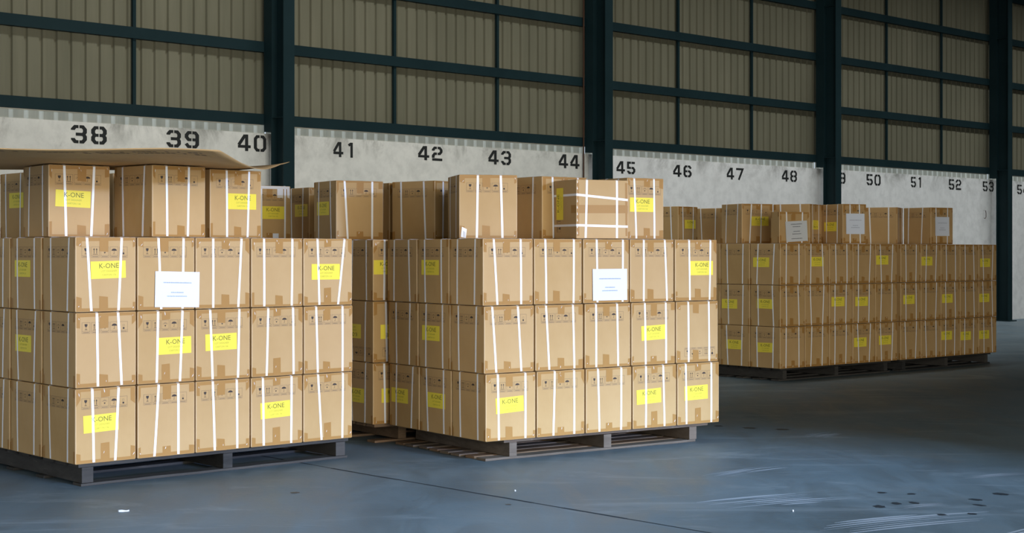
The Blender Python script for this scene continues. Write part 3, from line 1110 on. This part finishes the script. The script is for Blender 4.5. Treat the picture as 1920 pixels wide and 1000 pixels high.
def stack_box(s, i, j, t):
    X, Y, a, pw, pd = STK[s]
    w, d = min(pw - .011, .437 if s[:2] != 'S3' else .4325), min(pd - .011, .470)
    px, py = X + i * pw * math.sin(a) - j * pd * math.cos(a), Y + i * pw * math.cos(a) + j * pd * math.sin(a)
    px += SHIFT.get((s, t), 0)
    key = (s, i, j, t)
    vis_r = j == 0 and s in ('S1', 'S2', 'S3A', 'S3B')
    vis_l = i == 0 and (s, j) in (('S1', 1), ('S1', 2), ('S2', 1), ('S2', 2), ('S2B', 0), ('S3A', 1))
    nm = SNAME[s]
    kinds = [k for _, k, *_ in TAGS.get(key, [])]
    what = 'paper-fronted box' if 'p' in kinds else ('yellow-labelled box' if 'y' in kinds else 'unlabelled box')
    if vis_r or vis_l:
        if i == 0 and j == 0 and s != 'S3B':
            where = 'at the corner'
        elif vis_r:
            where = ORD[i + (5 if s == 'S3B' else 0)] + ' from the corner along the long side'
            if s in ('S1', 'S2'):
                where = ORD[i] + ' from the corner on the bright side'
        else:
            where = ORD[j] + ' from the corner on the shaded side'
        if s == 'S2B':
            where = 'at the corner'
        lab = '%s %s, %s, %s' % (what, where, TIER[t], nm)
        grp = 'strapped boxes of the ' + nm
        hid = False
    else:
        lab = 'plain strapped box buried inside the ' + nm
        grp = 'boxes buried inside the ' + nm
        hid = True
    kind = 'plain'
    if key in (('S2', 4, 0, 2), ('S2B', 0, 0, 2)):
        kind = 'flipped'
    carton(key, (px, py, a), PAL + (t - 1) * TH + .0004, w, d, .4790, lab, grp, kind, hid)


for s in ('S1', 'S2', 'S2B', 'S2C', 'S3A', 'S3B', 'S3C'):
    for t in (1, 2, 3):
        for j in range(NJ[s]):
            for i in range(NR[s]):
                stack_box(s, i, j, t)
for t in (1, 2, 3):
    for i in (0, 1, 2):
        for j in (3, 4):
            stack_box('S1', i, j, t)

LL = {
    'A0': 'dim half-hidden box with yellow label behind the tilted-label box',
    'A1': 'loose box with tilted yellow label on the shaded corner of the sheet-covered stack',
    'A2': 'loose unlabelled box turned slightly under the middle of the flat cardboard sheet',
    'A3': 'loose yellow-labelled box under the curled end of the flat cardboard sheet',
    'A5': 'mostly hidden box seen in the dark gap beside the tilted-label box',
    'A4': 'pale crinkle-taped box with yellow label behind the curled sheet end',
    'B0': 'dark shaded box with yellow label beside the pale crinkle-taped box',
    'B1': 'loose box with yellow label on its shaded side only, below number 41',
    'B2': 'half-hidden loose box with yellow label between the boxes below 41 and 42',
    'B3': 'loose unlabelled box below number 42, mostly its shaded side showing',
    'B4': 'brightest loose box with a blank front below number 43, on the middle stack',
    'B5': 'loose unlabelled box below number 44 behind the box lying on its side',
    'B6': 'box lying on its side with cross straps and upright-turned yellow label',
    'B7': 'loose box with yellow label at the end of the middle stack, below number 45',
    'C1': 'loose box with yellow label below number 46, on the stack behind',
    'C2': 'dark unlabelled loose box below number 47 beside the long dim stack',
    'C3': 'loose box with yellow label, first on top of the long dim stack',
    'C4': 'low battered box with a tilted grey document on the long dim stack',
    'C5': 'loose box with upside-down yellow label behind the low battered box',
    'C6': 'loose box with both yellow label and white document by the column after 48',
    'C8': 'plain reddish loose box turned between the two boxes with white documents',
    'C9': 'last loose box on the long dim stack, with a white document',
}
for k, (X, Y, a, w, d, h) in LOOSE.items():
    kind = {'B6': 'side', 'C5': 'flipped', 'C4': 'blank'}.get(k, 'plain')
    carton(k, (X, Y, a), ZT + .0006, w, d, h, LL[k], 'loose boxes on top of the stacks', kind, False, 0.0)

# ---------------------------------------------------------------- pallets


def plank(name, mat, parent, a, b, seed, jag=.004, seg=8):
    """a sawn board with worn, slightly wavy edges; long axis x or y"""
    r = random.Random(seed)
    ax = 0 if b[0] - a[0] > b[1] - a[1] else 1
    bm = bmesh.new()
    rings = []
    for k in range(seg + 1):
        f = k / seg
        p = a[ax] + (b[ax] - a[ax]) * f
        o = 1 - ax
        lo, hi = a[o] + r.uniform(0, jag), b[o] - r.uniform(0, jag)
        z0, z1 = a[2] + r.uniform(0, jag * .3), b[2] - r.uniform(0, jag * .5)
        q = [(lo, z0), (hi, z0), (hi, z1), (lo, z1)]
        rings.append([bm.verts.new((p, y, z) if ax == 0 else (y, p, z)) for y, z in q])
    for r0, r1 in zip(rings, rings[1:]):
        for k in range(4):
            bm.faces.new((r0[k], r0[(k + 1) % 4], r1[(k + 1) % 4], r1[k]))
    bm.faces.new(rings[0])
    bm.faces.new(rings[-1][::-1])
    bmesh.ops.recalc_face_normals(bm, faces=bm.faces[:])
    me = bpy.data.meshes.new(name)
    bm.to_mesh(me)
    bm.free()
    me.materials.append(mat)
    return link(name, me, parent)


def pallet(s, label, mat, x0, x1, xs, y0, y1, bottoms, seed, bot=None, sx=.038):
    X, Y, a = STK[s][:3]
    root = thing('wooden_pallet', label, 'pallet', (X, Y, 0), math.pi / 2 - a, 'wooden pallets under the stacks')
    for k, x in enumerate(xs):
        plank('stringer', M[mat], root, (x - sx, y0, .0205), (x + sx, y1, .1215), seed + k, .006, 6)
    n = 8
    pitch = (y1 - y0 + .01) / n
    for k in range(n):
        ya = y0 - .012 + k * pitch
        plank('deck_board', M[mat], root, (x0, ya, .123), (x1, ya + pitch - .035, .1462), seed + 20 + k, .006, 12)
    for k in range(bottoms):
        pp = (y1 - y0) / bottoms
        ya = y0 + k * pp
        wd = min(pp - .03, .12)
        bx0, bx1 = bot or (x0, x1)
        plank('bottom_board', M['wood_warm' if (k % 3 == 1 and mat == 'wood') else mat], root, (bx0 + (seed * 7 + k * 5) % 4 * .008, ya, .001), (bx1, ya + wd, .0195), seed + 40 + k, .006, 12)
    return root


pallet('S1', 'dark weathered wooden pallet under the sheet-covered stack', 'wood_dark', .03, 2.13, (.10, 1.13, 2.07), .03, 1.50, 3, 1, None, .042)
pallet('S2', 'grey brown wooden pallet under the middle stack with board ends sticking out', 'wood', .20, 2.17, (.285, 1.16, 2.02), .05, 1.33, 8, 2, (.03, 2.05))
pallet('S2B', 'warm brown wooden pallet under the small stack behind the middle one', 'wood_warm', .02, 1.35, (.28, .7, 1.28), .02, 1.33, 3, 3)
pallet('S2C', 'wooden pallet under the stack behind the sheet-covered one', 'wood', .02, .88, (.1, .45, .8), .02, 1.3, 3, 4)
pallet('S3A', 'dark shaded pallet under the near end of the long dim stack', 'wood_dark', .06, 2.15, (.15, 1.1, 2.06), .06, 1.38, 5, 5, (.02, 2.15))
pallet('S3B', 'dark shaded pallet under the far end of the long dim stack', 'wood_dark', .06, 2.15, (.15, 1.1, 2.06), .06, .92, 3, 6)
pallet('S3C', 'wooden pallet under the row of boxes behind the long stack', 'wood', .04, 1.76, (.1, .9, 1.7), .0, .45, 2, 7)
X, Y, a = STK['S1'][:3]
root = thing('wooden_pallet', 'wooden pallet behind the dark weathered one under the sheet-covered stack', 'pallet',
             (X - 1.5 * math.cos(a), Y + 1.5 * math.sin(a), 0), math.pi / 2 - a, 'wooden pallets under the stacks')
for k, x in enumerate((.1, .65, 1.2)):
    plank('stringer', M['wood_dark'], root, (x - .04, .03, .0205), (x + .04, .95, .1215), 200 + k)
for k in range(5):
    plank('deck_board', M['wood_dark'], root, (.02, .02 + k * .19, .123), (1.3, .17 + k * .19, .1462), 210 + k)
for k in range(2):
    plank('bottom_board', M['wood_dark'], root, (.02, .05 + k * .7, .001), (1.3, .17 + k * .7, .0195), 220 + k)

# ---------------------------------------------------------------- the flat cardboard sheet on top of the first stack
ZS = ZT + .482 + .008


def sheet():
    A, B, Cc, D = Vector((-1.72, 9.02)), Vector((-1.62, 11.2)), Vector((-4.3, 10.95)), Vector((-4.1, 8.45))
    nu, nv = 36, 26          # u: from the curled end away, v: near edge to far edge
    bm = bmesh.new()
    top = []
    for i in range(nu + 1):
        u = i / nu
        row = []
        for k in range(nv + 1):
            v = k / nv
            p = (A * (1 - v) + B * v) * (1 - u) + (D * (1 - v) + Cc * v) * u
            # end edge: sags past the boxes and flicks up at the far corner
            we = max(0.0, 1 - u / .16) ** 1.5
            q = v
            ze = -.085 * math.sin(min(1, q / .85) * math.pi) ** 1.2 * .55 + .065 * max(0, (q - .55) / .45) ** 2
            z = ZS + we * ze
            z += .010 * math.sin(u * 9 + 1) * (1 - v) * (1 - we) * (v < .5) * max(0, 1 - v / .5)
            z += .004 * (1 - v) ** 3
            row.append(bm.verts.new((p.x + .004 * math.sin(i * 1.7) * (k == 0), p.y + .006 * math.sin(i * 2.3) * (k == 0), z)))
        top.append(row)
    for i in range(nu):
        for k in range(nv):
            bm.faces.new((top[i][k], top[i + 1][k], top[i + 1][k + 1], top[i][k + 1]))
    ext = bmesh.ops.extrude_face_region(bm, geom=bm.faces[:])
    bmesh.ops.translate(bm, verts=[e for e in ext['geom'] if isinstance(e, bmesh.types.BMVert)], vec=(0, 0, .005))
    bmesh.ops.recalc_face_normals(bm, faces=bm.faces[:])
    for f in bm.faces:
        f.smooth = True
    # faint printing along the underside near the front edge
    r = random.Random(3)
    for row, z_ in ((.085, 0), (.135, 0)):
        u = .06
        while u < .62:
            l = r.uniform(.004, .012)
            pts = []
            for uu, vv in ((u, row), (u + l, row), (u + l, row + .018 * r.uniform(.5, 1)), (u, row + .018)):
                p = (A * (1 - vv) + B * vv) * (1 - uu) + (D * (1 - vv) + Cc * vv) * uu
                we = max(0.0, 1 - uu / .16) ** 1.5
                z = ZS + we * (-.085 * math.sin(min(1, vv / .85) * math.pi) ** 1.2 * .55) + .010 * math.sin(uu * 9 + 1) * (1 - vv) * (1 - we) * max(0, 1 - vv / .5) + .004 * (1 - vv) ** 3
                pts.append(bm.verts.new((p.x, p.y, z - .0015)))
            f = bm.faces.new(pts)
            f.material_index = 1
            u += l + r.choice((.003, .003, .004, .02))
            if row > .1 and u > .35:
                break
    me = bpy.data.meshes.new('cardboard_sheet')
    bm.to_mesh(me)
    bm.free()
    me.materials.append(M['card'])
    me.materials.append(M['ink'])
    o = link('cardboard_sheet', me)
    o['label'] = 'large flat cardboard sheet with a curled end lying over the loose boxes'
    o['category'] = 'cardboard'


sheet()

# small scraps on the floor
for k, (x, y, sx_, sy_, lab) in enumerate([(-2.24, 8.85, .030, .009, 'torn white paper scrap on the floor in front of the dark pallet'),
                                           (.02, 9.6, .006, .005, 'tiny pale scrap on the floor in front of the middle stack'),
                                           (1.62, 8.85, .004, .004, 'tiny white scrap near the floor joint')]):
    m = Mesh2()
    rr = random.Random(k)
    pts = [(math.cos(q / 7 * math.tau) * sx_ * rr.uniform(.7, 1.2), math.sin(q / 7 * math.tau) * sy_ * rr.uniform(.7, 1.2)) for q in range(7)]
    m.poly([(a, b, .006 + .006 * rr.random()) for a, b in pts])
    m.poly([(a, b, .001) for a, b in pts][::-1])
    for q in range(7):
        a_, b_ = pts[q], pts[(q + 1) % 7]
        m.poly([(a_[0], a_[1], .001), (b_[0], b_[1], .001), (b_[0], b_[1], m.v[(q + 1) % 7][2]), (a_[0], a_[1], m.v[q][2])])
    o = link('paper_scrap', m.mesh('paper_scrap', [M['grey_paper']]), None, (x, y, 0), (0, 0, .4))
    o['label'] = lab
    o['category'] = 'litter'
bpy.context.view_layer.update()
